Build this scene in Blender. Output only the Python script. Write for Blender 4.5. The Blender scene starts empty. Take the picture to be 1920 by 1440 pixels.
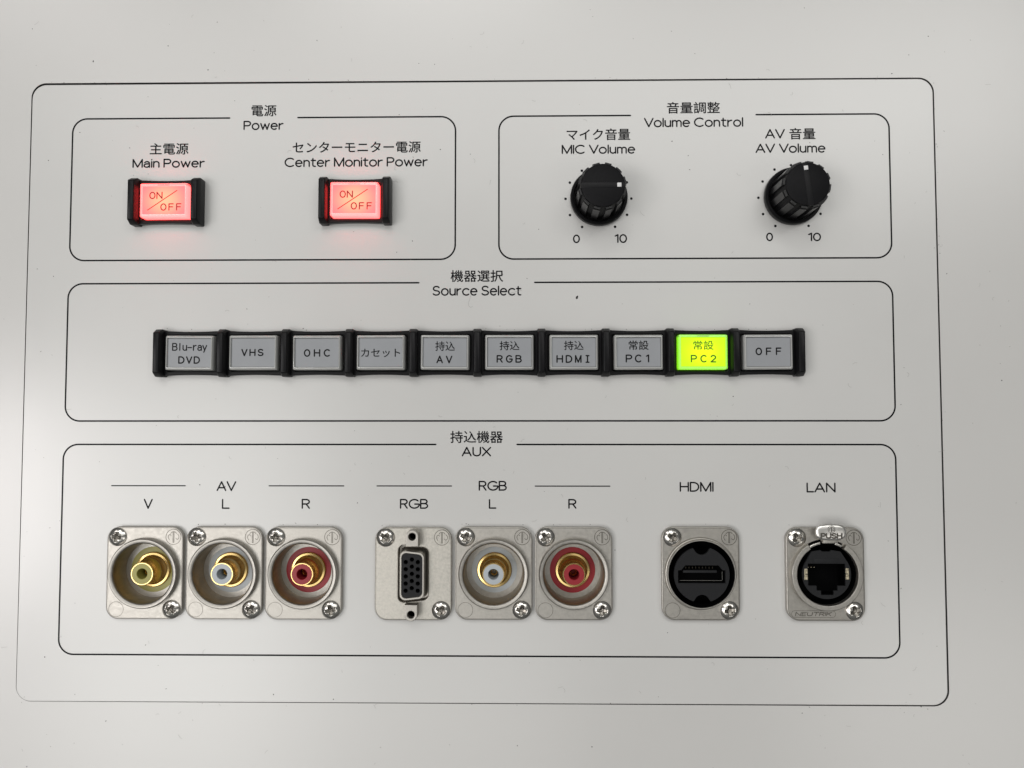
import bpy, bmesh, math, random
from math import sin, cos, pi, radians, sqrt, atan2
from mathutils import Vector

# ------------------------------------------------------------------ scene, camera, light
sc = bpy.context.scene
COL = sc.collection
MM = 0.001
sc.render.engine = 'CYCLES'
sc.view_settings.view_transform = 'Standard'
sc.view_settings.look = 'None'
sc.view_settings.exposure = 0.12
sc.view_settings.gamma = 1.0

cam_d = bpy.data.cameras.new('camera')
cam = bpy.data.objects.new('camera', cam_d)
COL.objects.link(cam)
cam_d.sensor_width = 36.0
cam_d.lens = 27.75
cam_d.clip_start = 0.01
cam_d.clip_end = 50.0
cam.location = (15.93*MM, -11.44*MM, 270*MM)
cam.rotation_euler = (0.0454537, 0.0158245, -0.000305)
sc.camera = cam

world = bpy.data.worlds.new("World")
sc.world = world
world.use_nodes = True
wn = world.node_tree.nodes; wl = world.node_tree.links
bg = wn['Background']
bg.inputs['Strength'].default_value = 0.30
# the room: pale ceiling overhead, darker walls towards the horizon
tc = wn.new('ShaderNodeTexCoord'); sep = wn.new('ShaderNodeSeparateXYZ')
rmp = wn.new('ShaderNodeValToRGB')
wl.new(tc.outputs['Generated'], sep.inputs[0]); wl.new(sep.outputs['Z'], rmp.inputs[0])
rmp.color_ramp.elements[0].position = 0.0
rmp.color_ramp.elements[0].color = (0.16, 0.16, 0.156, 1)
rmp.color_ramp.elements[1].position = 0.6
rmp.color_ramp.elements[1].color = (0.40, 0.405, 0.395, 1)
wl.new(rmp.outputs[0], bg.inputs['Color'])

def area(name, loc, target, sx, sy, power, color):
    l = bpy.data.lights.new(name, 'AREA'); l.shape = 'RECTANGLE'
    l.size = sx; l.size_y = sy; l.energy = power; l.color = color
    o = bpy.data.objects.new(name, l); COL.objects.link(o)
    o.location = loc
    d = Vector(target) - Vector(loc)
    o.rotation_euler = d.to_track_quat('-Z', 'Y').to_euler()
    return o
# added patches of ceiling light, fitted to the plate's brightness, 1.6 m above the desk (x, y, watts)
for lx, ly, lw in ((-1.4, -0.7, 1.4), (-1.4, -0.2, 7.5), (-1.4, 1.3, 3.4), (-0.8, -0.7, 4.0), (-0.8, -0.2, 3.1), (-0.8, 0.3, 0.8),
                   (-0.8, 0.8, 1.8), (-0.2, -0.7, 1.3), (-0.2, 0.8, 1.6), (-0.2, 1.3, 5.1), (0.4, 0.3, 0.6), (0.4, 0.8, 2.4), (1.0, -0.7, 1.8), (1.0, 0.8, 3.4)):
    lamp_tint = (1.0, 0.945, 0.945) if lx < -1.0 else ((1.0, 0.99, 0.965) if ly > 0 or lx < 0 else (1.0, 0.975, 0.935))  # pink on the far left imitates colour shading of the lens
    area('fitted_lamp', (lx, ly, 1.6), (lx, ly, 0), 0.62, 0.52, lw, lamp_tint)

random.seed(11)

# ------------------------------------------------------------------ materials
def mat(name, color, rough=0.5, metal=0.0, spec=0.5, trans=0.0, emis=None, estr=0.0, coat=0.0, noise=0.0, nscale=400.0, bump=0.0, bscale=900.0, nrough=0.0, ior=1.45):
    m = bpy.data.materials.new(name); m.use_nodes = True
    nt = m.node_tree; b = nt.nodes['Principled BSDF']
    b.inputs['Base Color'].default_value = (*color, 1)
    b.inputs['Roughness'].default_value = rough
    b.inputs['Metallic'].default_value = metal
    b.inputs['Specular IOR Level'].default_value = spec
    b.inputs['Transmission Weight'].default_value = trans
    b.inputs['IOR'].default_value = ior
    b.inputs['Coat Weight'].default_value = coat
    b.inputs['Coat Roughness'].default_value = 0.08
    if emis:
        b.inputs['Emission Color'].default_value = (*emis, 1)
        b.inputs['Emission Strength'].default_value = estr
    if noise or nrough or bump:
        t = nt.nodes.new('ShaderNodeTexCoord')
    if noise or nrough:
        n = nt.nodes.new('ShaderNodeTexNoise'); n.inputs['Scale'].default_value = nscale
        n.inputs['Detail'].default_value = 4.0; n.inputs['Roughness'].default_value = 0.65
        oi = nt.nodes.new('ShaderNodeObjectInfo'); ml = nt.nodes.new('ShaderNodeMath'); ml.operation = 'MULTIPLY'; ml.inputs[1].default_value = 3.7
        va = nt.nodes.new('ShaderNodeVectorMath'); va.operation = 'ADD'
        nt.links.new(oi.outputs['Random'], ml.inputs[0]); nt.links.new(ml.outputs[0], va.inputs[1])
        nt.links.new(t.outputs['Object'], va.inputs[0]); nt.links.new(va.outputs[0], n.inputs['Vector'])
        if noise:
            mr = nt.nodes.new('ShaderNodeMapRange')
            mr.inputs['From Min'].default_value = 0.3; mr.inputs['From Max'].default_value = 0.7
            mr.inputs['To Min'].default_value = 1 - noise; mr.inputs['To Max'].default_value = 1 + noise
            vm = nt.nodes.new('ShaderNodeVectorMath'); vm.operation = 'SCALE'
            vm.inputs[0].default_value = color
            nt.links.new(n.outputs['Fac'], mr.inputs['Value']); nt.links.new(mr.outputs[0], vm.inputs['Scale'])
            nt.links.new(vm.outputs[0], b.inputs['Base Color'])
        if nrough:
            mr = nt.nodes.new('ShaderNodeMapRange')
            mr.inputs['From Min'].default_value = 0.3; mr.inputs['From Max'].default_value = 0.7
            mr.inputs['To Min'].default_value = max(0.02, rough - nrough); mr.inputs['To Max'].default_value = rough + nrough
            nt.links.new(n.outputs['Fac'], mr.inputs['Value']); nt.links.new(mr.outputs[0], b.inputs['Roughness'])
    if bump:
        n2 = nt.nodes.new('ShaderNodeTexNoise'); n2.inputs['Scale'].default_value = bscale
        n2.inputs['Detail'].default_value = 3.0
        nt.links.new(t.outputs['Object'], n2.inputs['Vector'])
        bp = nt.nodes.new('ShaderNodeBump'); bp.inputs['Strength'].default_value = bump; bp.inputs['Distance'].default_value = 0.0002
        nt.links.new(n2.outputs['Fac'], bp.inputs['Height']); nt.links.new(bp.outputs[0], b.inputs['Normal'])
    return m

def film_mat(name, centre, edge, strength, hx, hy):
    """back-lit legend film: the lamp sits behind the middle"""
    m = bpy.data.materials.new(name); m.use_nodes = True
    nt = m.node_tree; b = nt.nodes['Principled BSDF']
    b.inputs['Base Color'].default_value = (0.02, 0.02, 0.02, 1)
    b.inputs['Roughness'].default_value = 0.35
    b.inputs['Specular IOR Level'].default_value = 0.2
    t = nt.nodes.new('ShaderNodeTexCoord'); mp = nt.nodes.new('ShaderNodeMapping')
    mp.inputs['Scale'].default_value = (1/(hx*MM), 1/(hy*MM), 0)
    ln = nt.nodes.new('ShaderNodeVectorMath'); ln.operation = 'LENGTH'
    r = nt.nodes.new('ShaderNodeValToRGB')
    r.color_ramp.interpolation = 'EASE'
    r.color_ramp.elements[0].position = 0.05; r.color_ramp.elements[0].color = (*centre, 1)
    r.color_ramp.elements[1].position = 1.0; r.color_ramp.elements[1].color = (*edge, 1)
    nt.links.new(t.outputs['Object'], mp.inputs['Vector']); nt.links.new(mp.outputs[0], ln.inputs[0])
    nt.links.new(ln.outputs['Value'], r.inputs[0]); nt.links.new(r.outputs[0], b.inputs['Emission Color'])
    b.inputs['Emission Strength'].default_value = strength
    return m

M = {}
M['desk'] = mat('desk_laminate', (0.634, 0.629, 0.612), 0.25, spec=1.0, noise=0.012, nscale=14, nrough=0.02, bump=0.06, bscale=2600)
M['plate'] = mat('plate_paint', (0.642, 0.640, 0.624), 0.23, spec=1.0, noise=0.012, nscale=18, nrough=0.02, bump=0.05, bscale=2600)
M['edge'] = mat('plate_edge', (0.35, 0.35, 0.34), 0.5)
M['ink'] = mat('black_ink', (0.004, 0.004, 0.006), 0.32, spec=0.14, bump=0.25, bscale=2200)
M['cut'] = mat('darkened_side', (0.055, 0.053, 0.052), 0.7)  # colour darkened to put the shade of the seam on the side faces
M['void'] = mat('dark_gap', (0.012, 0.012, 0.013), 0.8)
M['black'] = mat('black_plastic', (0.0065, 0.0065, 0.0075), 0.34, spec=0.22, noise=0.15, nscale=700, bump=0.12, bscale=3000)
M['blackr'] = mat('black_knob_plastic', (0.0075, 0.0075, 0.0085), 0.5, spec=0.15, noise=0.12, nscale=900, bump=0.2, bscale=4000)
M['blackg'] = mat('black_gloss_plastic', (0.011, 0.011, 0.012), 0.30, spec=0.35)
M['pit'] = mat('socket_dark', (0.0018, 0.0018, 0.002), 0.7, spec=0.05)  # near-black colour stands in for shade deep inside the sockets
M['insert'] = mat('insert_plastic', (0.018, 0.0185, 0.020), 0.5, spec=0.2, bump=0.1, bscale=3000)
M['nickel'] = mat('satin_nickel', (0.455, 0.437, 0.402), 0.46, metal=1.0, noise=0.10, nscale=900, nrough=0.08, bump=0.16, bscale=4200)
M['nickelr'] = mat('rough_nickel', (0.475, 0.457, 0.415), 0.42, metal=1.0, noise=0.17, nscale=1100, nrough=0.10, bump=0.25, bscale=5200)
M['engrave'] = mat('engraved_nickel', (0.15, 0.14, 0.125), 0.45, metal=1.0)
M['shaded_wall'] = mat('shade_dark_nickel', (0.30, 0.265, 0.215), 0.45, metal=1.0, noise=0.1, nscale=400)  # same nickel, with the shade inside barrels put into the colour
M['tab'] = mat('polished_tab', (0.92, 0.90, 0.86), 0.30, metal=1.0, noise=0.06, nscale=500)
M['pale'] = mat('pale_gold', (0.62, 0.55, 0.40), 0.3, metal=1.0)
M['pin'] = mat('dull_contact', (0.05, 0.045, 0.035), 0.4, metal=1.0)
M['chrome'] = mat('bright_screw', (0.74, 0.715, 0.67), 0.20, metal=1.0, noise=0.15, nscale=700)
M['recess'] = mat('screw_recess', (0.24, 0.225, 0.20), 0.30, metal=1.0, noise=0.3, nscale=1500)  # darkened for grime and for shade put into the colour
M['gold'] = mat('gold_plating', (0.84, 0.60, 0.25), 0.20, metal=1.0, noise=0.06, nscale=300)
M['yel'] = mat('yellow_plastic', (0.36, 0.335, 0.09), 0.4)
M['red'] = mat('red_plastic', (0.31, 0.018, 0.027), 0.4)
M['wht'] = mat('grey_white_plastic', (0.46, 0.50, 0.53), 0.4)
M['film'] = mat('grey_legend_film', (0.315, 0.327, 0.345), 0.33, noise=0.03, nscale=120)
M['lens'] = mat('clear_lens', (0.95, 0.96, 0.93), 0.07, trans=0.48, spec=1.0)
M['lens_red'] = mat('red_lit_lens', (0.85, 0.62, 0.58), 0.12, trans=0.55, spec=0.8, emis=(6.5, 0.50, 0.50), estr=0.30)
M['lens_grn'] = mat('green_lit_lens', (0.75, 0.82, 0.62), 0.12, trans=0.6, spec=0.6, emis=(0.9, 3.0, 0.02), estr=0.10)
M['film_red'] = film_mat('red_lit_film', (1.9, 0.55, 0.31), (1.9, 0.235, 0.25), 1.0, 9.5, 8.0)
M['film_grn'] = film_mat('green_lit_film', (0.95, 1.25, 0.0), (0.64, 1.25, 0.0), 1.0, 8.5, 7.0)
M['cap_red'] = mat('red_cap_wall', (0.3, 0.05, 0.05), 0.3, emis=(4.0, 0.22, 0.22), estr=2.2)
M['cap_grn'] = mat('green_cap_wall', (0.2, 0.3, 0.05), 0.3, emis=(0.35, 1.0, 0.0), estr=0.8)
M['cap'] = mat('grey_cap_wall', (0.16, 0.16, 0.155), 0.3)
M['txt'] = mat('legend_ink', (0.007, 0.007, 0.008), 0.5, spec=0.2)
M['txt_red'] = mat('backlit_red_ink', (0.05, 0.004, 0.004), 0.4, emis=(0.27, 0.004, 0.008), estr=1.0)
M['txt_grn'] = mat('backlit_green_ink', (0.02, 0.03, 0.004), 0.4, emis=(0.045, 0.11, 0.0), estr=1.0)
M['white'] = mat('white_marker', (0.75, 0.75, 0.75), 0.4)
M['bar'] = mat('pointer_plastic', (0.010, 0.010, 0.011), 0.42, spec=0.2)
M['dust'] = mat('dust', (0.12, 0.11, 0.10), 0.9)
M['dustd'] = mat('dark_dust', (0.04, 0.04, 0.04), 0.9)
M['lint'] = mat('lint', (0.36, 0.355, 0.34), 0.9)

# ------------------------------------------------------------------ mesh helpers (all sizes in mm)
def new_mesh(name, vs, fs, material, smooth=None):
    me = bpy.data.meshes.new(name)
    me.from_pydata([(v[0]*MM, v[1]*MM, v[2]*MM) for v in vs], [], fs)
    me.materials.append(material)
    me.update()
    if smooth is not None:
        me.polygons.foreach_set('use_smooth', [True]*len(me.polygons))
        me.set_sharp_from_angle(angle=radians(smooth))
    return me

def add(name, me, parent=None, loc=(0, 0, 0), label=None):
    o = bpy.data.objects.new(name, me); COL.objects.link(o)
    o.location = tuple(c*MM for c in loc)
    if parent: o.parent = parent
    if label: o['label'] = label
    return o

def thing(name, label, cat, loc, group=None):
    o = bpy.data.objects.new(name, None); COL.objects.link(o)
    o.empty_display_size = 0.005
    o.location = tuple(c*MM for c in loc)
    o['label'] = label; o['category'] = cat
    if group: o['group'] = group
    return o

def lathe(name, prof, material, seg=72, smooth=35, closed=False):
    """prof: list of (r, z) from outside in"""
    vs, fs = [], []
    n = len(prof)
    for k in range(seg):
        a = 2*pi*k/seg
        for r, z in prof: vs.append((r*cos(a), r*sin(a), z))
    m = n if closed else n-1
    for k in range(seg):
        for j in range(m):
            a, b = k*n+j, k*n+(j+1) % n
            c, d = ((k+1) % seg)*n+(j+1) % n, ((k+1) % seg)*n+j
            fs.append((a, d, c, b))
    if not closed and prof[-1][0] < 1e-6 or False:
        pass
    me = new_mesh(name, vs, fs, material, smooth)
    bm = bmesh.new(); bm.from_mesh(me)
    bmesh.ops.remove_doubles(bm, verts=bm.verts, dist=1e-6)
    bmesh.ops.recalc_face_normals(bm, faces=bm.faces)
    bm.to_mesh(me); bm.free()
    return me

def rrect(w, h, r, n=10, cx=0, cy=0):
    pts = []
    for (sx, sy, a0) in ((1, 1, 0), (-1, 1, 90), (-1, -1, 180), (1, -1, 270)):
        for k in range(n+1):
            a = radians(a0 + 90*k/n)
            pts.append((cx + sx*(w/2-r) + r*cos(a), cy + sy*(h/2-r) + r*sin(a)))
    return pts

def circle(r, n=72, cx=0, cy=0):
    return [(cx+r*cos(2*pi*k/n), cy+r*sin(2*pi*k/n)) for k in range(n)]

def sheet(name, outlines, z0, z1, material, bevel=0.0, smooth=30, res=2):
    """solid slab between z0 and z1 with outlines[0] as its edge and the rest as holes"""
    cu = bpy.data.curves.new(name, 'CURVE'); cu.dimensions = '2D'; cu.fill_mode = 'BOTH'
    for pts in outlines:
        s = cu.splines.new('POLY'); s.points.add(len(pts)-1)
        for i, p in enumerate(pts): s.points[i].co = (p[0], p[1], 0, 1)
        s.use_cyclic_u = True
    cu.extrude = (z1-z0)/2 - bevel
    cu.bevel_depth = bevel; cu.bevel_resolution = res; cu.offset = -bevel
    tmp = bpy.data.objects.new('tmp', cu); COL.objects.link(tmp)
    dg = bpy.context.evaluated_depsgraph_get()
    me = bpy.data.meshes.new_from_object(tmp.evaluated_get(dg))
    bpy.data.objects.remove(tmp); bpy.data.curves.remove(cu)
    for v in me.vertices:
        v.co = (v.co.x*MM, v.co.y*MM, (v.co.z + (z0+z1)/2)*MM)
    me.name = name
    me.materials.clear(); me.materials.append(material)
    bm = bmesh.new(); bm.from_mesh(me)
    bmesh.ops.remove_doubles(bm, verts=bm.verts, dist=2e-6)
    bmesh.ops.recalc_face_normals(bm, faces=bm.faces)
    bm.to_mesh(me); bm.free()
    if smooth:
        me.polygons.foreach_set('use_smooth', [True]*len(me.polygons))
        me.set_sharp_from_angle(angle=radians(smooth))
        for p in me.polygons:
            if abs(p.normal.z) > 0.999: p.use_smooth = False
    return me

def dark_edges(me, z):
    """board sides darkened in colour so the seam reads as a dark gap, below the painted arris"""
    me.materials.append(M['cut'])
    for p in me.polygons:
        if abs(p.normal.z) < 0.35: p.material_index = 1
    return me

def boxes(name, lst, material, bevel=0.0):
    """lst of (x0,x1,y0,y1,z0,z1)"""
    bm = bmesh.new()
    for (x0, x1, y0, y1, z0, z1) in lst:
        r = bmesh.ops.create_cube(bm, size=1.0)
        for v in r['verts']:
            v.co = (((x0+x1)/2 + v.co.x*(x1-x0))*MM, ((y0+y1)/2 + v.co.y*(y1-y0))*MM, ((z0+z1)/2 + v.co.z*(z1-z0))*MM)
    if bevel:
        bmesh.ops.bevel(bm, geom=bm.edges[:], offset=bevel*MM, segments=2, affect='EDGES', profile=0.5)
    me = bpy.data.meshes.new(name); bm.to_mesh(me); bm.free()
    me.materials.append(material)
    me.polygons.foreach_set('use_smooth', [True]*len(me.polygons)); me.set_sharp_from_angle(angle=radians(40))
    return me

def loft(name, rings, material, smooth=30, cap_top=True, cap_bottom=False):
    """rings: list of equal-length lists of (x,y,z)"""
    n = len(rings[0]); vs = [p for r in rings for p in r]; fs = []
    for j in range(len(rings)-1):
        for k in range(n):
            fs.append((j*n+k, j*n+(k+1) % n, (j+1)*n+(k+1) % n, (j+1)*n+k))
    if cap_top: fs.append(tuple((len(rings)-1)*n+k for k in range(n)))
    if cap_bottom: fs.append(tuple(reversed(range(n))))
    me = new_mesh(name, vs, fs, material, None)
    bm = bmesh.new(); bm.from_mesh(me); bmesh.ops.recalc_face_normals(bm, faces=bm.faces); bm.to_mesh(me); bm.free()
    me.polygons.foreach_set('use_smooth', [True]*len(me.polygons)); me.set_sharp_from_angle(angle=radians(smooth))
    return me

# ------------------------------------------------------------------ stroke lettering
def A(cx, cy, rx, ry, a0, a1, n=None):
    n = n or max(4, int(abs(a1-a0)/11))
    return [(cx+rx*cos(radians(a0+(a1-a0)*k/n)), cy+ry*sin(radians(a0+(a1-a0)*k/n))) for k in range(n+1)]
xh = .72
G = {
 ' ': (.26, []),
 'P': (.64, [[(0,0),(0,1),(.37,1)]+A(.37,.73,.27,.27,90,-90)+[(0,.46)]]),
 'o': (.66, [A(.33,.36,.33,.37,90,450)]),
 'w': (.86, [[(0,xh),(.215,0),(.43,.66),(.645,0),(.86,xh)]]),
 'e': (.62, [[(.03,.38),(.60,.38)],A(.31,.36,.31,.37,4,312)]),
 'r': (.38, [[(0,0),(0,xh)],A(.38,.36,.38,.35,178,90)]),
 'M': (.90, [[(0,0),(0,1),(.45,.02),(.90,1),(.90,0)]]),
 'a': (.54, [A(.27,.50,.24,.22,155,0)+[(.52,0)],[(.52,.43),(.22,.42)]+A(.22,.21,.22,.21,90,270)+[(.34,.01),(.52,.18)]]),
 'i': (.0, [[(0,0),(0,xh)],[(0,.96),(0,.98)]]),
 'n': (.52, [[(0,0),(0,xh)],A(.26,.45,.26,.27,180,0)+[(.52,0)]]),
 'm': (.84, [[(0,0),(0,xh)],A(.21,.48,.21,.24,180,0)+[(.42,0)],A(.63,.48,.21,.24,180,0)+[(.84,0)]]),
 'C': (.86, [A(.49,.5,.49,.5,48,312)]),
 't': (.42, [[(.16,.95),(.16,.18)]+A(.34,.18,.18,.18,180,270)+[(.42,0)],[(0,xh),(.42,xh)]]),
 'V': (.82, [[(0,1),(.41,0),(.82,1)]]),
 'l': (.0, [[(0,0),(0,1)]]),
 'u': (.52, [[(0,xh)]+A(.26,.27,.26,.27,180,360),[(.52,xh),(.52,0)]]),
 'A': (.82, [[(0,0),(.41,1),(.82,0)],[(.13,.32),(.69,.32)]]),
 'S': (.68, [A(.35,.75,.30,.25,28,270)+A(.33,.25,.33,.25,90,-155)[1:]]),
 'c': (.62, [A(.36,.36,.36,.37,46,314)]),
 'I': (.0, [[(0,0),(0,1)]]),
 '0': (.60, [A(.30,.5,.30,.5,90,450)]),
 '1': (.24, [[(0,.84),(.24,1),(.24,0)]]),
 '2': (.58, [A(.29,.71,.28,.29,165,-30)+[(0,0),(.58,0)]]),
 'R': (.62, [[(0,0),(0,1),(.34,1)]+A(.34,.74,.27,.26,90,-90)+[(0,.48)],[(.34,.48),(.62,0)]]),
 'G': (.88, [A(.48,.5,.48,.5,45,345)+[(.93,.47),(.52,.47)]]),
 'B': (.64, [[(0,.53),(0,1),(.34,1)]+A(.34,.765,.25,.235,90,-90)+[(0,.53),(0,0),(.36,0)]+A(.36,.265,.28,.265,-90,90)+[(.1,.53)]]),
 'L': (.55, [[(0,1),(0,0),(.55,0)]]),
 'X': (.76, [[(0,1),(.76,0)],[(0,0),(.76,1)]]),
 'U': (.70, [[(0,1)]+A(.35,.34,.35,.34,180,360)+[(.70,1)]]),
 'H': (.72, [[(0,0),(0,1)],[(.72,0),(.72,1)],[(0,.52),(.72,.52)]]),
 'D': (.74, [[(0,0),(0,1),(.28,1)]+A(.28,.5,.46,.5,90,-90)+[(0,0)]]),
 'N': (.72, [[(0,0),(0,1),(.72,0),(.72,1)]]),
 'F': (.55, [[(0,0),(0,1),(.55,1)],[(0,.52),(.48,.52)]]),
 'E': (.55, [[(.55,0),(0,0),(0,1),(.55,1)],[(0,.52),(.48,.52)]]),
 'T': (.66, [[(0,1),(.66,1)],[(.33,1),(.33,0)]]),
 'K': (.62, [[(0,0),(0,1)],[(.6,1),(0,.40)],[(.18,.58),(.62,0)]]),
 'O': (.86, [A(.43,.5,.43,.5,90,450)]),
 'y': (.56, [[(0,xh),(.28,.0)],[(.56,xh),(.16,-.28)]]),
 '-': (.52, [[(0,.40),(.52,.40)]]),
}
MONO = {'I': (.34, [[(0,0),(.34,0)],[(0,1),(.34,1)],[(.17,0),(.17,1)]])}

def ribbon(vs, fs, pts, w, z, caps=True):
    """flat ribbon with round ends along pts"""
    P = [Vector(p) for p in pts]
    Q = [P[0]]
    for p in P[1:]:
        if (p-Q[-1]).length > 1e-4: Q.append(p)
    closed = len(Q) > 3 and (Q[0]-Q[-1]).length < 1e-3
    if closed: Q = Q[:-1]
    n = len(Q)
    if n < 2: return
    L, R = [], []
    for i in range(n):
        if closed: a, b = Q[i-1], Q[(i+1) % n]
        else: a, b = Q[max(i-1, 0)], Q[min(i+1, n-1)]
        d1 = (Q[i]-a).normalized() if (Q[i]-a).length > 0 else (b-Q[i]).normalized()
        d2 = (b-Q[i]).normalized() if (b-Q[i]).length > 0 else d1
        t = d1+d2
        if t.length < 1e-3: t = d1
        t.normalize(); nn = Vector((-t.y, t.x))
        k = max(0.42, nn.dot(Vector((-d1.y, d1.x))))
        L.append(Q[i]+nn*w/2/k); R.append(Q[i]-nn*w/2/k)
    b0 = len(vs)
    for i in range(n): vs += [(L[i].x, L[i].y, z), (R[i].x, R[i].y, z)]
    for i in range(n if closed else n-1):
        a, c = b0+2*i, b0+2*((i+1) % n)
        fs.append((a, a+1, c+1, c))
    if caps and not closed:
        for (c, d, l, r) in ((Q[0], (Q[0]-Q[1]).normalized(), 0, 1), (Q[-1], (Q[-1]-Q[-2]).normalized(), 2*(n-1)+1, 2*(n-1))):
            ang = atan2(d.y, d.x); k0 = len(vs)
            m = 5
            for q in range(1, m):
                aa = ang + pi/2 - pi*q/m
                vs.append((c.x+cos(aa)*w/2, c.y+sin(aa)*w/2, z))
            fs.append(tuple([b0+l] + list(range(k0, k0+m-1)) + [b0+r]))

def strokes_mesh(name, lines, w, z, material, dz=0.003):
    vs, fs = [], []
    parts = []
    for l in lines:
        cur = [l[0]]
        for k in range(1, len(l)-1):
            cur.append(l[k])
            a = Vector(l[k])-Vector(l[k-1]); b = Vector(l[k+1])-Vector(l[k])
            if a.length > 1e-5 and b.length > 1e-5 and a.angle(b) > radians(40):
                parts.append(cur); cur = [l[k]]
        cur.append(l[-1]); parts.append(cur)
    for i, l in enumerate(parts): ribbon(vs, fs, l, w, z + (i % 4)*dz)
    me = new_mesh(name, vs, fs, material)
    bm = bmesh.new(); bm.from_mesh(me)
    for f in bm.faces:
        f.normal_update()
        if f.normal.z < 0: f.normal_flip()
    bm.to_mesh(me); bm.free()
    return me

def latin_lines(s, x0, x1, y0, y1, w, mono=False, slant=0.0):
    x0 += w/2; x1 -= w/2; y0 += w/2; y1 -= w/2
    h = y1-y0; out = []
    if mono:
        g = [MONO.get(c, G[c]) for c in s]
        gw = 0.50*h*1.06
        wf = 1.24 if len(s) <= 4 else 1.0
        def cw(t): return min(t[0], .66)*h*wf if t[0] > 0 else 0
        n = len(s); c0 = x0+cw(g[0])/2; c1 = x1-cw(g[-1])/2
        for i, t in enumerate(g):
            c = c0+(c1-c0)*i/max(1, n-1) if n > 1 else (x0+x1)/2
            k = cw(t)/t[0] if t[0] > 0 else h
            for pl in t[1]: out.append([(c-cw(t)/2+px*k, y0+py*h) for px, py in pl])
        return out
    gap = .20; pos = []; x = 0
    for i, c in enumerate(s):
        t = G[c]; pos.append(x); x += t[0] + (gap if c != ' ' else .05)
        nx = s[i+1] if i+1 < len(s) else ''
        if c+nx in ('AV', 'VA', 'Vo', 'LA'): x -= .06
    total = x-gap
    k = (x1-x0)/total if total > 0 else h
    if s in ('L', 'R', 'V', '0'): k = (x1-x0)/total
    for c, p in zip(s, pos):
        for pl in G[c][1]:
            out.append([(x0+(p+px)*k + slant*py*h, y0+py*h) for px, py in pl])
    return out

def kanji_mesh(name, s, x0, x1, y0, y1, z, material, bold=0.04):
    offset = 0.0
    cu = bpy.data.curves.new(name, 'FONT'); cu.body = s; cu.size = 1.0; cu.fill_mode = 'BOTH'
    cu.offset = offset; cu.resolution_u = 3
    tmp = bpy.data.objects.new('tmp', cu); COL.objects.link(tmp)
    dg = bpy.context.evaluated_depsgraph_get()
    me = bpy.data.meshes.new_from_object(tmp.evaluated_get(dg))
    bpy.data.objects.remove(tmp); bpy.data.curves.remove(cu)
    xs = [v.co.x for v in me.vertices]; ys = [v.co.y for v in me.vertices]
    a, b, c, d = min(xs), max(xs), min(ys), max(ys)
    for v in me.vertices:
        v.co = ((x0+(v.co.x-a)/(b-a)*(x1-x0))*MM, (y0+(v.co.y-c)/(d-c)*(y1-y0))*MM, z*MM)
    me.name = name; me.materials.clear(); me.materials.append(material)
    if bold:
        bm = bmesh.new(); bm.from_mesh(me); base = bm.copy()
        for q, (dx, dy) in enumerate(((bold, 0), (0, bold), (-bold, 0), (0, -bold))):
            tmp_me = bpy.data.meshes.new('tmp'); base.to_mesh(tmp_me)
            for v in tmp_me.vertices: v.co.x += dx*MM; v.co.y += dy*MM; v.co.z += 0.004*(q+1)*MM
            bm.from_mesh(tmp_me); bpy.data.meshes.remove(tmp_me)
        bm.to_mesh(me); bm.free(); base.free()
    return me

# ------------------------------------------------------------------ desk top and control plate
CONN = [(-112.8, -63.15), (-85.75, -63.15), (-58.75, -63.15), (-21.6, -63.2), (5.5, -63.0), (32.4, -63.0), (74.9, -62.9), (116.45, -62.95)]
KNOB = [(41.54, 64.9), (107.9, 64.95)]

def quad_round(c, r, n=10):
    """rounded quadrilateral through corners c (ccw)"""
    pts = []
    for i in range(4):
        p = Vector(c[i]); a = (Vector(c[i-1])-p).normalized(); b = (Vector(c[(i+1) % 4])-p).normalized()
        h = (a+b).normalized(); half = a.angle(b)/2
        ctr = p + h*(r/sin(half))
        t0 = p + a*(r/math.tan(half)); t1 = p + b*(r/math.tan(half))
        a0 = atan2(t0.y-ctr.y, t0.x-ctr.x); a1 = atan2(t1.y-ctr.y, t1.x-ctr.x)
        while a1 < a0: a1 += 2*pi
        if a1-a0 > pi: a1 -= 2*pi
        for k in range(n+1):
            q = a0+(a1-a0)*k/n
            pts.append((ctr.x+r*cos(q), ctr.y+r*sin(q)))
    return pts

plate_c = [(157.05, 106.35), (-157.0, 106.35), (-157.0, -106.85), (157.05, -106.60)]
hole_c = [(157.42, 106.74), (-157.30, 106.95), (-157.012, -106.86), (157.52, -106.92)]
desk = add('desk_top', dark_edges(sheet('desk_top', [[(-420, -330), (420, -330), (420, 330), (-420, 330)], quad_round(hole_c, 5.2)], -3.0, 0.0, M['desk'], 0.06), 0))
desk['kind'] = 'structure'
rec = add('desk_recess', boxes('desk_recess', [(-175, 175, -125, 125, -24, -22), (-177, -175, -125, 125, -24, -3.1), (175, 177, -125, 125, -24, -3.1), (-175, 175, -127, -125, -24, -3.1), (-175, 175, 125, 127, -24, -3.1)], M['void']))
rec['kind'] = 'structure'

panel = thing('control_panel', 'large off white control plate with printed frames and lettering, let into the desk', 'control panel', (0, 0, 0))
holes = [circle(11.2, 64, x, y) if i != 3 else rrect(11.4, 21.0, 2.0, 6, x, y) for i, (x, y) in enumerate(CONN)]
add('face_plate', dark_edges(sheet('face_plate', [quad_round(plate_c, 5.0)]+holes, -2.0, 0.0, M['plate'], 0.22), 0), panel)

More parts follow.
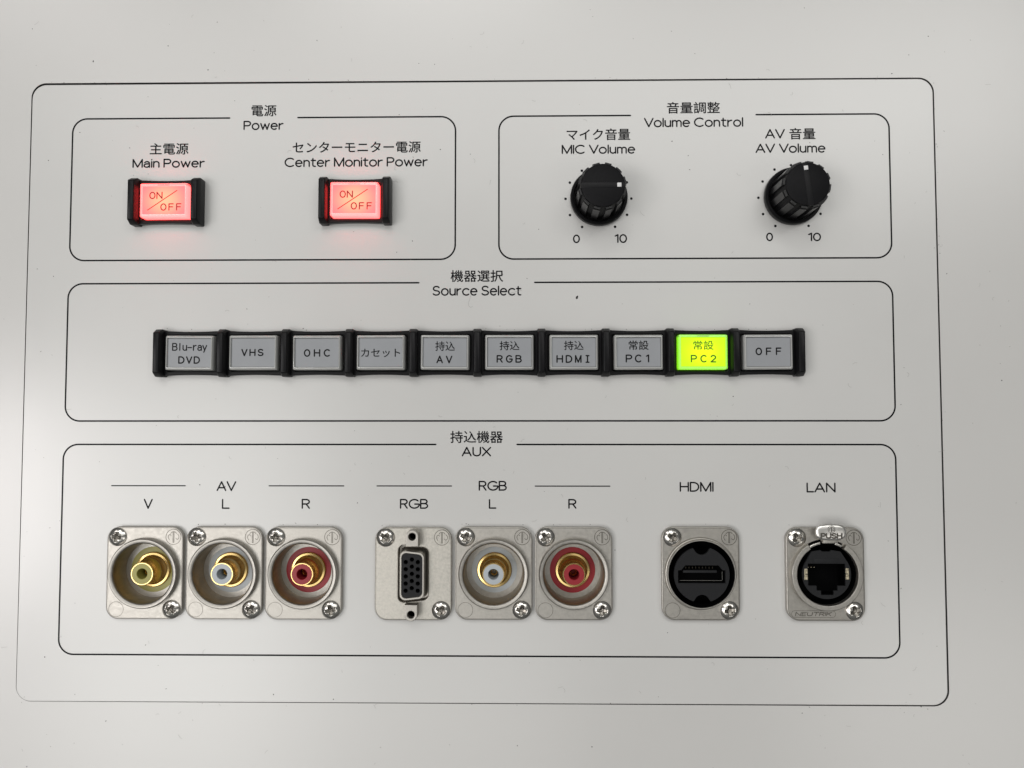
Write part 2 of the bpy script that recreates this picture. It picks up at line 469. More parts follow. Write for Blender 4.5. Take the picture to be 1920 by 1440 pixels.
ZI = 0.035
def frame_lines(x0, x1, y0, y1, r, gap):
    g0, g1 = gap
    pts = [(g1, y1), (x1-r, y1)] + A(x1-r, y1-r, r, r, 90, 0, 12) + A(x1-r, y0+r, r, r, 0, -90, 12) + \
          A(x0+r, y0+r, r, r, 270, 180, 12) + A(x0+r, y1-r, r, r, 180, 90, 12) + [(g0, y1)]
    return [pts]
for (x0, x1, y0, y1, g) in ((-142.35, -7.95, 43.98, 94.07, (-87.1, -63.1)), (7.15, 141.75, 43.98, 94.07, (52.8, 96.2)),
                            (-142.5, 141.7, -11.78, 35.85, (-20.5, 19.5)), (-142.75, 141.5, -91.05, -19.82, (-14.4, 13.4))):
    add('printed_frame', strokes_mesh('printed_frame', frame_lines(x0, x1, y0, y1, 5.1, g), 0.55, ZI, M['ink']), panel)
for x0, x1 in ((-125.76, -100.31), (-71.45, -45.8), (-34.46, -8.95), (19.53, 44.91)):
    add('printed_line', strokes_mesh('printed_line', [[(x0, -33.94), (x1, -33.94)]], 0.38, ZI, M['ink']), panel)

TEXT = [
 ('J','電源',-79.38,-70.70,94.63,98.57),
 ('L','Power',-82.19,-68.07,89.74,93.05),
 ('J','主電源',-114.94,-101.42,81.25,85.23),
 ('L','Main Power',-121.00,-95.54,76.55,79.76),
 ('J','センターモニター電源',-64.77,-20.10,81.48,85.40),
 ('L','Center Monitor Power',-67.60,-17.56,76.53,79.90),
 ('J','音量調整',65.46,83.68,94.69,98.66),
 ('L','Volume Control',57.43,91.73,89.84,93.22),
 ('J','マイク音量',30.72,52.60,85.45,89.49),
 ('L','MIC Volume',28.89,54.39,80.61,83.89),
 ('L','AV',99.16,106.02,85.62,89.01),
 ('J','音量',107.54,116.44,85.32,89.25),
 ('L','AV Volume',95.79,119.85,80.58,83.89),
 ('L','0',32.69,35.11,49.42,52.43),
 ('L','10',47.04,51.32,49.42,52.53),
 ('L','0',98.99,101.36,49.83,52.83),
 ('L','10',113.33,117.75,49.77,52.76),
 ('J','機器選択',-9.46,8.60,36.12,40.14),
 ('L','Source Select',-15.83,14.92,31.31,34.79),
 ('J','持込機器',-9.39,8.47,-19.27,-15.24),
 ('L','AUX',-5.52,4.54,-23.90,-20.60),
 ('L','RGB',0.27,9.89,-35.54,-32.16),
 ('L','RGB',-26.57,-16.90,-41.70,-38.30),
 ('L','L',3.75,6.35,-41.64,-38.31),
 ('L','R',30.75,33.57,-41.60,-38.27),
 ('L','AV',-89.53,-82.74,-35.77,-32.35),
 ('L','V',-114.56,-111.43,-41.85,-38.40),
 ('L','L',-87.61,-84.88,-41.81,-38.37),
 ('L','R',-60.22,-57.31,-41.77,-38.33),
 ('L','HDMI',68.52,80.02,-35.83,-32.44),
 ('L','LAN',111.30,121.11,-36.01,-32.64),
]
for k, s, x0, x1, y0, y1 in TEXT:
    if k == 'J': me = kanji_mesh('lettering', s, x0, x1, y0, y1, ZI, M['ink'], 0.06)
    else: me = strokes_mesh('lettering', latin_lines(s, x0, x1, y0, y1, 0.50), 0.50, ZI, M['ink'])
    add('lettering', me, panel, label='black lettering reading "%s"' % s)

dot_me = new_mesh('scale_dot', [(x, y, ZI) for x, y in circle(0.46, 14)], [tuple(range(14))], M['ink'])
for kx, ky in KNOB:
    for i in range(11):
        a = radians(270-30-30*i)
        add('scale_dot', dot_me, panel, (kx+11.35*cos(a), ky+11.35*sin(a), 0))

# ------------------------------------------------------------------ push button switches
PITCH = 21.73
BW, BH = PITCH, 15.2
def bowed(w, h, bow, n=8):
    p = []
    for k in range(n+1): t = -1+2*k/n; p.append((w/2*t, -h/2+bow*(1-t*t)))
    for k in range(n+1): t = 1-2*k/n; p.append((w/2*t, h/2-bow*(1-t*t)))
    return p
bezel_me = sheet('bezel', [bowed(BW-0.06, 15.6, 0.42), rrect(17.3, 12.5, 0.5, 4)], 0.02, 2.5, M['black'], 0.25)
floor_me = boxes('bezel_floor', [(-8.8, 8.8, -6.4, 6.4, 0.05, 0.6)], M['black'])
def guard_mesh():
    def rg(w, h, z, r): return [(x, y, z) for x, y in rrect(w, h, r, 3)]
    return loft('guard_bar', [rg(2.9, 16.3, 0.02, .5), rg(2.9, 16.3, 3.3, .5), rg(2.8, 16.1, 3.6, .5), rg(2.25, 13.9, 5.7, .35), rg(1.95, 13.5, 5.95, .3), rg(1.6, 13.1, 6.05, .25)], M['black'], 50)
guard_me = guard_mesh()
WX, WY = 14.7, 9.7      # legend window
def ring_loft(name, prof, m):
    """prof: (w,h,r,z) rings"""
    return loft(name, [[(x, y, z) for x, y in rrect(w, h, r, 3)] for w, h, r, z in prof], m, 25, cap_top=False)
LENS_P = [(16.5, 11.75, .5, 1.0), (16.4, 11.7, .5, 4.3), (16.3, 11.6, .45, 4.5), (15.65, 10.85, .35, 5.05), (15.5, 10.7, .3, 5.2), (15.1, 10.2, .25, 5.25), (WX+.22, WY+.22, .1, 5.0), (WX+.22, WY+.22, .1, 4.2)]
def cap_parts(root, kind, legends):
    lens = {'off': M['lens'], 'red': M['lens_red'], 'green': M['lens_grn']}[kind]
    film = {'off': M['film'], 'red': M['film_red'], 'green': M['film_grn']}[kind]
    wall = {'off': M['cap'], 'red': M['cap_red'], 'green': M['cap_grn']}[kind]
    ink = {'off': M['txt'], 'red': M['txt_red'], 'green': M['txt_grn']}[kind]
    key = 'cap_' + kind
    if key not in SHARE:
        SHARE[key] = (ring_loft('lens', LENS_P, lens), boxes('cap', [(-WX/2-.3, WX/2+.3, -WY/2-.3, WY/2+.3, .6, 4.3)], wall),
                      new_mesh('legend_film', [(-WX/2, -WY/2, 4.6), (WX/2, -WY/2, 4.6), (WX/2, WY/2, 4.6), (-WX/2, WY/2, 4.6)], [(0, 1, 2, 3)], film),
                      boxes('pry_slot', [(-2.0, 2.0, 5.22, 5.42, 4.6, 5.14)], M['black']))
    l, c, f, p = SHARE[key]
    lo = add('lens', l, root); co = add('cap', c, root); fo = add('legend_film', f, root); add('pry_slot', p, lo)
    tilt = (radians(random.uniform(-.7, .7)), radians(random.uniform(-.7, .7)), radians(random.uniform(-.35, .35))); dz = random.uniform(-.12, .12)*MM
    for o in (lo, co, fo): o.rotation_euler = tilt; o.location.z += dz
    for it in legends:
        if it[0] == 'S': me = strokes_mesh('legend', [[(it[1], it[3]), (it[2], it[4])]], 0.30, 4.63, ink)
        elif it[0] == 'J': me = kanji_mesh('legend', it[1], it[2], it[3], it[4], it[5], 4.63, ink, 0.04)
        else:
            lw = 0.40 if kind == 'red' or len(it[1]) > 4 else 0.46
            me = strokes_mesh('legend', latin_lines(it[1], it[2], it[3], it[4], it[5], lw, mono=True), lw, 4.63, ink)
        add('legend', me, fo, label=('lettering reading "%s"' % it[1]) if it[0] != 'S' else 'thin slanting stroke between ON and OFF')
SHARE = {}
def switch(name, label, cat, x, y, kind, legends, left=True, right=False, group=None):
    root = thing(name, label, cat, (x, y, 0), group)
    add('bezel', bezel_me, root); add('bezel_floor', floor_me, root)
    if left: add('guard_bar', guard_me, root, (-PITCH/2, 0, 0))
    if right: add('guard_bar', guard_me, root, (PITCH/2, 0, 0))
    cap_parts(root, kind, legends)
    return root

onoff = [('M', 'ON', -5.0, -0.40, 0.40, 2.95), ('M', 'OFF', -1.15, 6.15, -3.65, -1.1), ('S', -5.55, 4.5, -3.4, 3.35)]
switch('power_switch', 'red glowing on/off button under the words Main Power', 'power switch', -107.6, 63.8, 'red', onoff, True, True, 'red power switches')
switch('power_switch', 'red glowing on/off button under the words Center Monitor Power', 'power switch', -42.15, 63.9, 'red', onoff, True, True, 'red power switches')

BTN = [
 ('grey button marked Blu-ray DVD, at the left end of the row', [('M', 'Blu-ray', -5.94, 6.02, 0.66, 3.37), ('M', 'DVD', -3.77, 3.67, -3.74, -1.17)]),
 ('grey button marked VHS between the Blu-ray DVD and OHC buttons', [('M', 'VHS', -4.05, 3.6, -1.24, 1.27)]),
 ('grey button marked OHC, right of the VHS button', [('M', 'OHC', -4.44, 4.51, -1.4, 1.22)]),
 ('grey button marked with four small katakana characters only', [('J', 'カセット', -6.63, 6.62, -1.6, 1.22)]),
 ('grey button marked AV below two kanji', [('J', '持込', -3.24, 3.33, 0.47, 3.67), ('M', 'AV', -2.86, 2.57, -3.78, -1.13)]),
 ('grey button marked RGB below two kanji', [('J', '持込', -3.29, 3.34, 0.69, 3.74), ('M', 'RGB', -4.35, 4.18, -3.58, -0.95)]),
 ('grey button marked HDMI below two kanji', [('J', '持込', -3.28, 3.24, 0.73, 3.8), ('M', 'HDMI', -5.9, 5.28, -3.64, -0.96)]),
 ('grey button marked PC1, left of the glowing green button', [('J', '常設', -3.31, 3.34, 0.81, 3.91), ('M', 'PC1', -4.42, 3.52, -3.49, -0.77)]),
 ('glowing yellow green button marked PC2, the only lit one in the row', [('J', '常設', -3.25, 3.47, 0.74, 3.78), ('M', 'PC2', -4.21, 4.37, -3.6, -1.0)]),
 ('grey button marked OFF at the right end of the row', [('M', 'OFF', -4.27, 4.42, -1.12, 1.48)]),
]
for i, (lab, leg) in enumerate(BTN):
    switch('source_button', lab, 'push button', -97.82+i*PITCH, 11.36, 'green' if i == 8 else 'off', leg, True, i == 9, 'source select buttons in a row')

# ------------------------------------------------------------------ volume knobs
skirt_me = lathe('skirt', [(0, .02), (9.4, .02), (9.65, .25), (9.8, .8), (9.8, 2.5), (9.6, 3.0), (9.2, 3.3), (8.75, 3.2), (8.5, 2.6), (8.4, 1.3), (0, 1.3)], M['black'])
knob_me = lathe('knob_body', [(0, 1.35), (7.5, 1.35), (7.45, 2.0), (7.4, 3.2), (7.25, 15.3), (7.0, 15.85), (6.7, 16.0), (0, 16.0)], M['blackr'], 72, 30)
def rib_mesh():
    w = 1.12
    r = [[(6.9, -w, 2.0), (8.12, -w, 2.0), (8.12, w, 2.0), (6.9, w, 2.0)],
         [(6.9, -w, 14.1), (8.0, -w, 14.1), (8.0, w, 14.1), (6.9, w, 14.1)],
         [(6.9, -w, 14.12), (7.72, -w+.05, 14.12), (7.72, w-.05, 14.12), (6.9, w, 14.12)],
         [(6.9, -w+.05, 15.35), (7.66, -w+.1, 15.35), (7.66, w-.1, 15.35), (6.9, w-.05, 15.35)]]
    return loft('rib', r, M['blackg'], 20)
rib_me = rib_mesh()
bar_me = boxes('pointer_bar', [(-7.2, 7.2, -.90, .90, 15.2, 16.10)], M['bar'], 0.08)
mk_me = boxes('marker', [(-.68, .68, -.68, .68, 16.0, 16.22)], M['white'], 0.06)
def knob(x, y, ang, label):
    root = thing('volume_knob', label, 'volume knob', (x, y, 0), 'ribbed black volume knobs')
    root.rotation_euler = (0, 0, radians(ang))
    add('skirt', skirt_me, root); b = add('knob_body', knob_me, root)
    for k in range(12):
        o = add('rib', rib_me, root); o.rotation_euler = (0, 0, radians(15+30*k))
    pb = add('pointer_bar', bar_me, root); add('marker', mk_me, pb, (5.3, 0, 0))
knob(*KNOB[0], 0.5, 'ribbed black volume knob with its white mark pointing right, under MIC Volume')
knob(*KNOB[1], 97, 'ribbed black volume knob with its white mark pointing up, under AV Volume')

# ------------------------------------------------------------------ connectors
def screw_mesh():
    R, H = 3.08, 1.15
    nr, na = 26, 72
    def h(x, y):
        r = sqrt(x*x+y*y)/R
        z = H*(1-r**2.6)*0.9 + .25
        def arm(u, v):
            a = max(0, min(1, (0.66-abs(v))/0.2)); b = max(0, min(1, (1.85-abs(u))/0.3))
            return a*b*(1.12-0.50*abs(u))
        d = max(arm(x, y), arm(y, x))
        q = 0
        return z-max(d, q)
    vs = [(0, 0, h(0, 0))]; fs = []
    for i in range(1, nr+1):
        r = R*i/nr
        for k in range(na):
            a = 2*pi*k/na; vs.append((r*cos(a), r*sin(a), h(r*cos(a), r*sin(a))))
    for k in range(na): vs.append((R*cos(2*pi*k/na), R*sin(2*pi*k/na), -0.6))
    for k in range(na): fs.append((0, 1+k, 1+(k+1) % na))
    for i in range(nr):
        for k in range(na):
            a = 1+i*na+k; b = 1+i*na+(k+1) % na
            fs.append((a, a+na, b+na, b))
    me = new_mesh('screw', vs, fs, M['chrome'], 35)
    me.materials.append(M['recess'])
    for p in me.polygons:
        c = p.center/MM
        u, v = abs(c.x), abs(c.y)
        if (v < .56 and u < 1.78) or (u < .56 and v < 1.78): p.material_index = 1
    return me
screw_me = screw_mesh()
SEAT = (circle(3.25, 40, -9.4, 12.1), circle(3.25, 40, 9.4, -12.1))
def flange_mesh(hole, m='nickel'):
    return sheet('flange', [rrect(26.0, 31.0, 4.2, 10)] + ([hole] if hole else []), 0.03, 2.0, M[m], 0.28)
def smooth_line(p, n=5):
    out = []
    q = [p[0]]+list(p)+[p[-1]]
    for i in range(1, len(q)-2):
        for k in range(n):
            t = k/n; a, b, c, d = q[i-1], q[i], q[i+1], q[i+2]
            out.append(tuple(0.5*(2*b[m]+(c[m]-a[m])*t+(2*a[m]-5*b[m]+4*c[m]-d[m])*t*t+(3*b[m]-a[m]-3*c[m]+d[m])*t**3) for m in (0, 1)))
    return out+[p[-1]]
def emblem_lines(r=2.55):
    k = r/2.55
    return [[(x*k, y*k) for x, y in l] for l in (
        A(0, 0, 2.55, 2.55, 90, 450, 40), smooth_line([(-1.0, 1.15), (-.55, 1.6), (.05, 1.75), (.65, 1.6), (1.1, 1.15)]),
        [(-.13, 1.6), (-.13, -1.85), (.2, -1.85), (.2, 1.6)],
        smooth_line([(-.8, .45), (-1.15, .8), (-1.6, .5), (-1.75, -.2), (-1.35, -1.0)]),
        smooth_line([(1.45, .95), (1.85, .35), (1.8, -.45), (1.35, -.85), (.85, -.45)]))]
emb_me = strokes_mesh('emblem', emblem_lines(), 0.20, 2.025, M['engrave'], .004)
ring_me = strokes_mesh('blank_ring', [A(0, 0, 2.5, 2.5, 90, 450, 40)], 0.14, 2.02, M['engrave'])
edge_me = strokes_mesh('flange_outline', [rrect(25.2, 30.2, 3.8, 10)+[rrect(25.2, 30.2, 3.8, 10)[0]]], 0.11, 2.018, M['engrave'])  # thin dark line drawn just inside the flange edge

def add_common(root, seed, blank=True, emblem=True):
    rnd = random.Random(seed)
    for (x, y) in ((-9.4, 12.1), (9.4, -12.1)):
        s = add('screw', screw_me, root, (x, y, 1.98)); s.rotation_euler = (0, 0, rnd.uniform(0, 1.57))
    add('flange_outline', edge_me, root)
    if emblem: add('emblem', emb_me, root, (9.6, 12.1, 0))
    if blank: add('blank_ring', ring_me, root, (-9.5, -12.2, 0))

rca_flange = flange_mesh(circle(11.3, 72))
barrel_me = lathe('barrel', [(11.8, 0.1), (11.8, 3.3), (11.65, 3.75), (11.35, 4.0), (10.6, 3.97), (10.2, 3.7), (10.02, 3.2), (10.02, 0.1)], M['nickel'], 96, 40)
shaded_wall_me = lathe('shaded_wall', [(10.0, 3.0), (9.95, 2.4), (9.6, -4.8), (11.0, -5.0), (11.0, 0.0)], M['shaded_wall'], 96, 40)  # inner wall of the barrel itself, shade put into its colour
floor_ring_me = lathe('floor_ring', [(9.75, -4.75), (7.7, -4.75), (7.7, -6.0)], M['nickel'], 72, 40)
gold_me = lathe('gold_sleeve', [(6.0, -4.8), (6.0, -4.1), (5.75, -3.8), (5.1, -3.7), (5.0, -3.5), (4.6, -3.2), (4.15, -2.6), (3.85, -1.6), (3.7, -0.4), (3.65, 2.6), (3.75, 2.9), (3.85, 3.1), (3.85, 3.7), (3.7, 3.9), (3.45, 3.9), (3.35, 3.7)], M['gold'], 72, 30)
def rca_colour(c):
    return (lathe('colour_disc', [(7.8, -6.0), (7.8, -4.62), (5.8, -4.62), (5.8, -6.0)], M[c], 72, 40),
            lathe('insulator', [(3.38, 1.0), (3.38, 3.82), (1.9, 3.85), (1.75, 3.7), (1.75, -2.5), (0, -2.5)], M[c], 48, 40))
pin_me = lathe('contact', [(1.25, -2.4), (1.25, -0.6), (0.95, -0.4), (0.8, -0.6), (0.8, -2.4)], M['gold'], 24, 40)
RC = {c: rca_colour(c) for c in ('yel', 'wht', 'red')}
def rca(i, c, label):
    x, y = CONN[i]
    root = thing('phono_socket', label, 'phono socket', (x, y, 0), 'phono sockets on nickel flanges')
    add('flange', rca_flange, root); add('barrel', barrel_me, root); add('shaded_wall', shaded_wall_me, root); add('floor_ring', floor_ring_me, root)
    d, ins = RC[c]
    add('colour_disc', d, root); g = add('gold_sleeve', gold_me, root); add('insulator', ins, g); add('contact', pin_me, g)
    add_common(root, 20+i)
rca(0, 'yel', 'nickel phono socket with a yellow ring, under the letter V')
rca(1, 'wht', 'nickel phono socket with a white ring, between the yellow one and a red one')
rca(2, 'red', 'nickel phono socket with a red ring, last of the three under AV')
rca(4, 'wht', 'nickel phono socket with a white ring, directly right of the fifteen hole video socket')
rca(5, 'red', 'nickel phono socket with a red ring, right end of the RGB group')

# --- 15 pin video socket
x, y = CONN[3]
root = thing('video_socket', 'nickel plate with an upright black fifteen hole D shaped video socket', 'video socket', (x, y, 0))
def dshape(w, hl, hr, r, z, n=5):
    """D outline: tall straight left side, shorter right side"""
    return [(p[0], p[1], z) for p in quad_round([(w/2, hr/2), (-w/2, hl/2), (-w/2, -hl/2), (w/2, -hr/2)], r, n)]
def d2(w, hl, hr, r, n=5): return [(p[0], p[1]) for p in dshape(w, hl, hr, r, 0, n)]
add('flange', sheet('flange', [rrect(26.0, 31.0, 4.2, 10), d2(10.2, 19.6, 17.2, 1.9)], 0.03, 2.0, M['nickelr'], 0.28), root)
add('recess', loft('recess', [dshape(10.3, 19.7, 17.3, 1.9, 1.7), dshape(9.9, 19.3, 16.9, 1.8, -1.2)], M['shaded_wall'], 30), root)  # nickel darkened in the colour for the shadow around the shell
shell_me = loft('shell', [dshape(10.4, 19.8, 17.4, 1.9, -1.0), dshape(9.2, 17.9, 16.2, 1.9, -1.1), dshape(8.6, 17.3, 15.6, 1.9, 1.0), dshape(8.3, 16.9, 15.2, 1.9, 1.6), dshape(8.2, 16.8, 15.1, 1.9, 5.2), dshape(7.9, 16.5, 14.8, 1.8, 5.5), dshape(7.1, 15.5, 13.8, 1.6, 5.5), dshape(6.7, 15.1, 13.4, 1.5, 5.2), dshape(6.7, 15.1, 13.4, 1.5, 4.0)], M['nickel'], 30, cap_top=False)
add('shell', shell_me, root)
pins = []
for cx_, ys in ((-2.0, 0.05), (0.05, 0.9), (2.05, 0.05)):
    for k in range(5): pins.append((cx_-.1, (2-k)*2.36+ys-0.35))
ins = add('insert', sheet('insert', [d2(6.6, 15.0, 13.3, 1.4)]+[circle(0.74, 16, a, b) for a, b in pins], 3.0, 5.1, M['insert'], 0), root)
add('insert_back', sheet('insert_back', [d2(6.6, 15.0, 13.3, 1.4)], 1.0, 2.9, M['pit'], 0), ins)
for s in (1, -1):
    arch = [(-2.15, -2.6), (2.15, -2.6)] + A(0, .75, 2.15, 2.15, 0, 180, 14)
    if s < 0: arch = [(a, -b) for a, b in arch][::-1]
    po = add('screw_post', sheet('screw_post', [arch, circle(1.2, 24, 0, .7*s)], 0.5, 5.3, M['nickel'], 0.25), root, (0.0 if s > 0 else -.25, 12.15*s-.05, 0))
    add('post_hole', boxes('post_hole', [(-1.4, 1.4, .7*s-1.4, .7*s+1.4, 1.0, 2.0)], M['pit']), po)
add_common(root, 33, blank=False)

# --- HDMI socket
x, y = CONN[6]
root = thing('multimedia_socket', 'nickel plate with a round black insert holding a flat wide HDMI slot, under HDMI', 'video socket', (x, y, 0))
add('flange', flange_mesh(circle(11.9, 72)), root)
add('barrel', lathe('barrel', [(11.95, 0.1), (11.95, 2.3), (11.85, 2.5), (11.6, 2.6), (11.5, 3.2), (11.35, 3.5), (11.1, 3.5), (11.0, 3.3), (11.0, 0.1)], M['nickel'], 96, 40), root)
add('sleeve', lathe('sleeve', [(10.98, 3.2), (10.9, 3.3), (10.75, 3.1), (10.5, -3.8), (0, -3.8)], M['pit'], 72, 40), root)
def notched(r, c, nr, n=60):
    """disc of radius r with round notches of radius nr centred at (0,+-c)"""
    pts = []
    for k in range(n*2):
        a = pi*2*k/(n*2); p = (r*cos(a), r*sin(a))
        if min(sqrt(p[0]**2+(p[1]-c)**2), sqrt(p[0]**2+(p[1]+c)**2)) > nr: pts.append((a, p))
    out = []
    for i, (a, p) in enumerate(pts):
        out.append(p)
        b = pts[(i+1) % len(pts)][0]
        if (b-a) % (2*pi) > 0.2:
            s = 1 if a < pi else -1
            a0 = atan2(p[1]-s*c, p[0]); q = pts[(i+1) % len(pts)][1]; a1 = atan2(q[1]-s*c, q[0])
            if s > 0: a1 = a1 if a1 < a0 else a1-2*pi
            else: a1 = a1 if a1 < a0 else a1-2*pi
            for j in range(1, 12):
                t = a0+(a1-a0)*j/12; out.append((nr*cos(t), s*c+nr*sin(t)))
    return out
slot = [(-7.9, -2.8), (7.85, -2.8), (7.85, 1.45), (6.9, 1.5), (5.6, 3.1), (-5.5, 3.1), (-6.8, 1.5), (-7.9, 1.45)]
ins = add('insert', sheet('insert', [notched(9.25, 9.2, 2.6), slot], 2.0, 3.3, M['insert'], 0.06), root, (0.1, -0.15, 0))
add('slot_floor', boxes('slot_floor', [(-8.2, 8.2, -3.2, 3.4, -1.2, -1.0), (-8.2, -7.95, -3.2, 3.4, -1.0, 2.0), (7.9, 8.2, -3.2, 3.4, -1.0, 2.0), (-8.2, 8.2, -3.2, -2.85, -1.0, 2.0), (-8.2, 8.2, 3.15, 3.4, -1.0, 2.0)], M['pit']), ins)
add('tongue', boxes('tongue', [(-5.9, 5.3, 0.4, 1.2, -1.0, 1.9)], M['insert'], 0.05), ins)
hp = boxes('contact_pin', [(-.13, .13, 1.75, 2.35, -0.6, 1.5)], M['pin'])
for k in range(9): add('contact_pin', hp, ins, (-5.0+1.12*k, 0, 0))
m_ = strokes_mesh('slot_shell', [[(-7.2, -2.05), (6.8, -2.05)], [(6.95, -1.9), (6.95, 0.9)]], 0.11, 2.4, M['chrome'])
add('slot_shell', m_, ins)
add_common(root, 37)

# --- LAN socket
x, y = CONN[7]
root = thing('network_socket', 'nickel plate with a network jack in an open ring and a PUSH tab', 'network socket', (x, y, 0))
add('flange', flange_mesh(circle(10.6, 72)), root)
def cring(name, r0, r1, a0, a1, z0, z1, m, bev=0.2):
    n = 64
    o = [(r1*cos(radians(a0+(a1-a0)*k/n)), r1*sin(radians(a0+(a1-a0)*k/n))) for k in range(n+1)]
    i = [(r0*cos(radians(a1+(a0-a1)*k/n)), r0*sin(radians(a1+(a0-a1)*k/n))) for k in range(n+1)]
    return sheet(name, [o+i], z0, z1, m, bev)
add('barrel', cring('barrel', 10.05, 11.85, 122, 418, 0.1, 4.1, M['nickel'], 0.3), root)
add('sleeve', lathe('sleeve', [(10.55, 2.2), (10.04, 2.2), (10.0, 1.6), (9.8, -6.2), (0, -6.2)], M['pit'], 72, 40), root)
disc = []
for k in range(96):
    a = 2*pi*k/96; px_, py_ = 8.0*cos(a), 8.0*sin(a)
    if py_ > 6.6 and abs(px_) < 4.6: continue
    disc.append((px_, py_))
jack = [(-6.2, 3.6), (-6.2, -3.7), (-3.45, -3.7), (-3.45, -5.3), (-2.0, -5.3), (-2.0, -6.75), (2.2, -6.75), (2.2, -5.3), (3.55, -5.3), (3.55, -3.7), (6.2, -3.7), (6.2, 3.6)]
disc = []
for k in range(97):
    a = radians(145 + 250*k/96); disc.append((8.1*cos(a), 8.1*sin(a)))
disc += [(5.2, 6.9), (4.7, 7.6), (1.6, 8.1), (1.2, 7.6), (-1.5, 7.6), (-1.9, 8.1), (-4.9, 7.6), (-5.4, 6.9)]
ins = add('insert', sheet('insert', [disc, jack], 1.4, 2.3, M['insert'], 0.05), root, (0.3, -.1, 0))
add('jack_floor', boxes('jack_floor', [(-6.6, 6.6, -7.0, 4.0, -5.4, -4.7), (-6.6, -6.25, -4, 4, -4.7, 1.3), (6.25, 6.6, -4, 4, -4.7, 1.3), (-6.6, 6.6, 3.65, 4.0, -4.7, 1.3)], M['pit']), ins)
add('shutter', boxes('shutter', [(-4.3, 4.3, 3.8, 5.3, 2.2, 2.42)], M['insert'], 0.05), ins)
pinm = boxes('contact_pin', [(-.11, .11, 1.9, 2.15, -3.6, 0.2)], M['pale'])
for k in range(3): add('contact_pin', pinm, ins, (-5.4+1.0*k, 0.0, 0))
clip_me = boxes('shield_clip', [(-.55, .55, .15, 1.8, 1.0, 2.45), (-.55, .55, -1.85, -.15, 1.0, 2.45), (-.55, -.2, -.2, .2, 1.0, 2.4)], M['pale'], .08)
add('shield_clip', clip_me, ins, (-6.9, .1, 0)); c2 = add('shield_clip', clip_me, ins, (6.8, .2, 0)); c2.rotation_euler = (0, 0, pi)
# release tab
def sup(w, h, n, z, cy=0, e=2.9):
    return [(w/2*math.copysign(abs(cos(2*pi*k/n))**(2/e), cos(2*pi*k/n)), cy+h/2*math.copysign(abs(sin(2*pi*k/n))**(2/e), sin(2*pi*k/n)), z + 0.02*(h/2*math.copysign(abs(sin(2*pi*k/n))**(2/e), sin(2*pi*k/n)))) for k in range(n)]
TX, TY = 0.70, 14.35
tab = add('release_tab', loft('release_tab', [sup(9.6, 5.0, 48, 4.6), sup(9.9, 5.3, 48, 4.9), sup(9.9, 5.3, 48, 5.6), sup(9.4, 4.8, 48, 5.86), sup(8.4, 4.1, 48, 5.98, 0), sup(4, 2.0, 48, 6.06, 0), sup(1, .5, 48, 6.08, 0)], M['tab'], 40, True, True), root, (TX, TY, 0))
tm = bpy.data.materials['bright_screw']
pl = latin_lines('PUSH', -3.6, 3.6, -2.05, -0.15, 0.45)
me = strokes_mesh('tab_lettering', pl, 0.48, 6.10, M['engrave'])
for v in me.vertices: v.co.z += 0.02*v.co.y
add('tab_lettering', me, tab)
me = strokes_mesh('tab_emblem', [[(a*1.0, b+1.05) for a, b in l] for l in emblem_lines(1.15)], 0.13, 6.10, M['engrave'])
for v in me.vertices: v.co.z += 0.02*v.co.y
add('tab_emblem', me, tab)
add('tab_neck', boxes('tab_neck', [(-2.5, 2.4, -3.7, -2.3, 2.6, 5.4)], M['nickel'], 0.25), tab)
add('spring_leaf', cring('spring_leaf', 10.2, 11.0, 101, 121, 1.9, 3.4, M['chrome'], 0.2), tab, (-TX, -TY, 0))
add('spring_leaf', cring('spring_leaf', 10.2, 11.0, 62, 75, 1.9, 3.4, M['chrome'], 0.2), tab, (-TX, -TY, 0))
add('tab_socket', cring('tab_socket', 9.9, 11.6, 60, 120, 0.3, 2.03, M['pit'], 0.05), tab, (-TX, -TY, 0))
badge = [rrect(14.6, 2.2, 1.1, 8)+[rrect(14.6, 2.2, 1.1, 8)[0]]]
bd = add('name_badge', strokes_mesh('name_badge', badge, 0.12, 2.02, M['engrave']), root, (-4.2, -13.2, 0))
add('badge_lettering', strokes_mesh('badge_lettering', latin_lines('NEUTRIK', -6.2, 5.8, -.68, .68, 0.24, slant=0.3), 0.24, 2.022, M['engrave']), bd)
add_common(root, 41, blank=False)

# ------------------------------------------------------------------ dust and lint
rnd = random.Random(5)
vs, fs = [], []
def speck(x, y, r, z=0.04, el=1.0):
    n = 7; a0 = rnd.uniform(0, 6); b = len(vs)
    ca, sa = cos(a0), sin(a0)
    for k in range(n):
        a = 2*pi*k/n; q = r*rnd.uniform(.65, 1.2); u, v = q*cos(a)*el, q*sin(a)/el
        vs.append((x+u*ca-v*sa, y+u*sa+v*ca, z))
    vs.append((x, y, z+r*.5))
    for k in range(n): fs.append((b+k, b+(k+1) % n, b+n))
def free(x, y):
    if abs(y-11.4) < 10 and abs(x) < 112: return False
    if y < -46 and y > -80 and any(abs(x-c[0]) < 14 for c in CONN): return False
    if any((x-k[0])**2+(y-k[1])**2 < 120 for k in KNOB): return False
    if abs(y-64) < 10 and (abs(x+107.5) < 13 or abs(x+41.8) < 13): return False
    return True
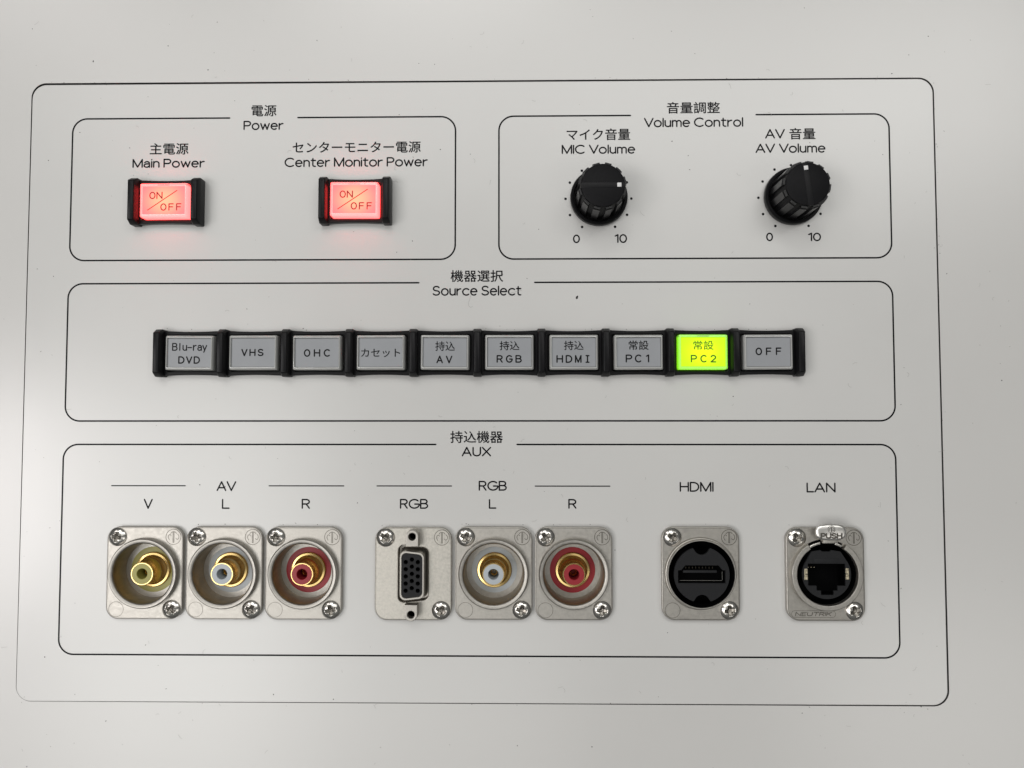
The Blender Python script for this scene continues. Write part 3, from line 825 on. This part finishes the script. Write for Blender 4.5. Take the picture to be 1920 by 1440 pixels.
for (x, y, r) in ((34.0, 30.7, .62), (8.4, 38.8, .3), (20.9, 54.3, .22), (-135.7, 114.7, .34), (-109.3, 120.0, .26), (-95.0, 111.3, .3), (143.1, 108.2, .3), (160.5, 87.9, .2), (139.4, 79.8, .2), (-139.8, 89.3, .2), (-122.1, 83.7, .24),
                  (-13.2, 82.5, .26), (67.1, 84.9, .26), (72.6, 79.8, .22), (73.1, 74.9, .25), (-2.8, 80.8, .2), (-22.8, 50.4, .22), (-28.2, 46.5, .2), (177.8, 1.9, .25), (-69.0, -104.1, .24), (38.4, -120.8, .26), (-41.1, -39.7, .24), (-86.6, -34.2, .25),
                  (-147.4, -92.0, .3), (93.1, 28.2, .2), (87.0, -3.5, .25), (160.2, 38.4, .2), (-95.3, -33.6, .28), (-150.7, 79.4, .22), (-80.0, 26.9, .2), (64, -83, .2), (46.5, -55.5, .25)):
    speck(x, y, r*.8, el=rnd.uniform(1, 1.5))
for k in range(34):
    x, y = rnd.uniform(-175, 180), rnd.choice((rnd.uniform(108, 130), rnd.uniform(-136, -96), rnd.uniform(-136, 130)))
    if free(x, y): speck(x, y, rnd.uniform(.10, .22), el=rnd.uniform(1, 1.8))
me = new_mesh('dust_specks', vs, fs, M['dustd'])
o = add('dust_specks', me); o['kind'] = 'stuff'
vs, fs = [], []
c = 0
while c < 160:
    x, y = rnd.uniform(-178, 182), rnd.uniform(-140, 132)
    if free(x, y):
        speck(x, y, rnd.choice((.07, .09, .09, .12, .12, .17)), el=rnd.uniform(1, 1.7)); c += 1
for k in range(90):          # crumbs caught along the seam and round the flanges
    t = rnd.random()
    if t < .3: x, y = rnd.uniform(-157, 157), 106.9+rnd.gauss(0, .4)
    elif t < .5: x, y = 157.5+rnd.gauss(0, .4), rnd.uniform(-106, 106)
    elif t < .65: x, y = rnd.uniform(-157, 157), -107+rnd.gauss(0, .4)
    elif t < .85: q = rnd.choice(CONN); x, y = q[0]+rnd.uniform(-12, 12), q[1]+15.9+abs(rnd.gauss(0, .4))
    else: x, y = rnd.uniform(-108, 108), 11.4+8.0+abs(rnd.gauss(0, .5))
    speck(x, y, rnd.uniform(.07, .2), el=rnd.uniform(1, 1.8))
o = add('dust_crumbs', new_mesh('dust_crumbs', vs, fs, M['dust'])); o['kind'] = 'stuff'
lines = []
c = 0
while c < 105:
    x, y = rnd.uniform(-178, 182), rnd.uniform(-140, 132)
    if free(x, y):
        a = rnd.uniform(0, 6.3); cur = rnd.uniform(-1.2, 1.2); L = rnd.uniform(.5, 2.2); pts = [(x, y)]
        for k in range(6):
            x += L/6*cos(a); y += L/6*sin(a); a += cur*.4+rnd.uniform(-.2, .2); pts.append((x, y))
        lines.append(pts); c += 1
lines.append([(15.0, 33.2), (13.5, 32.7), (12, 32.4), (10.6, 32.0)])
lines.append([(-2.5, 31.5), (-2.9, 30.0), (-3.4, 28.8), (-3.2, 27.8), (-2.5, 27.2), (-1.9, 27.7)])
o = add('lint', strokes_mesh('lint', lines, 0.085, 0.05, M['lint'])); o['kind'] = 'stuff'
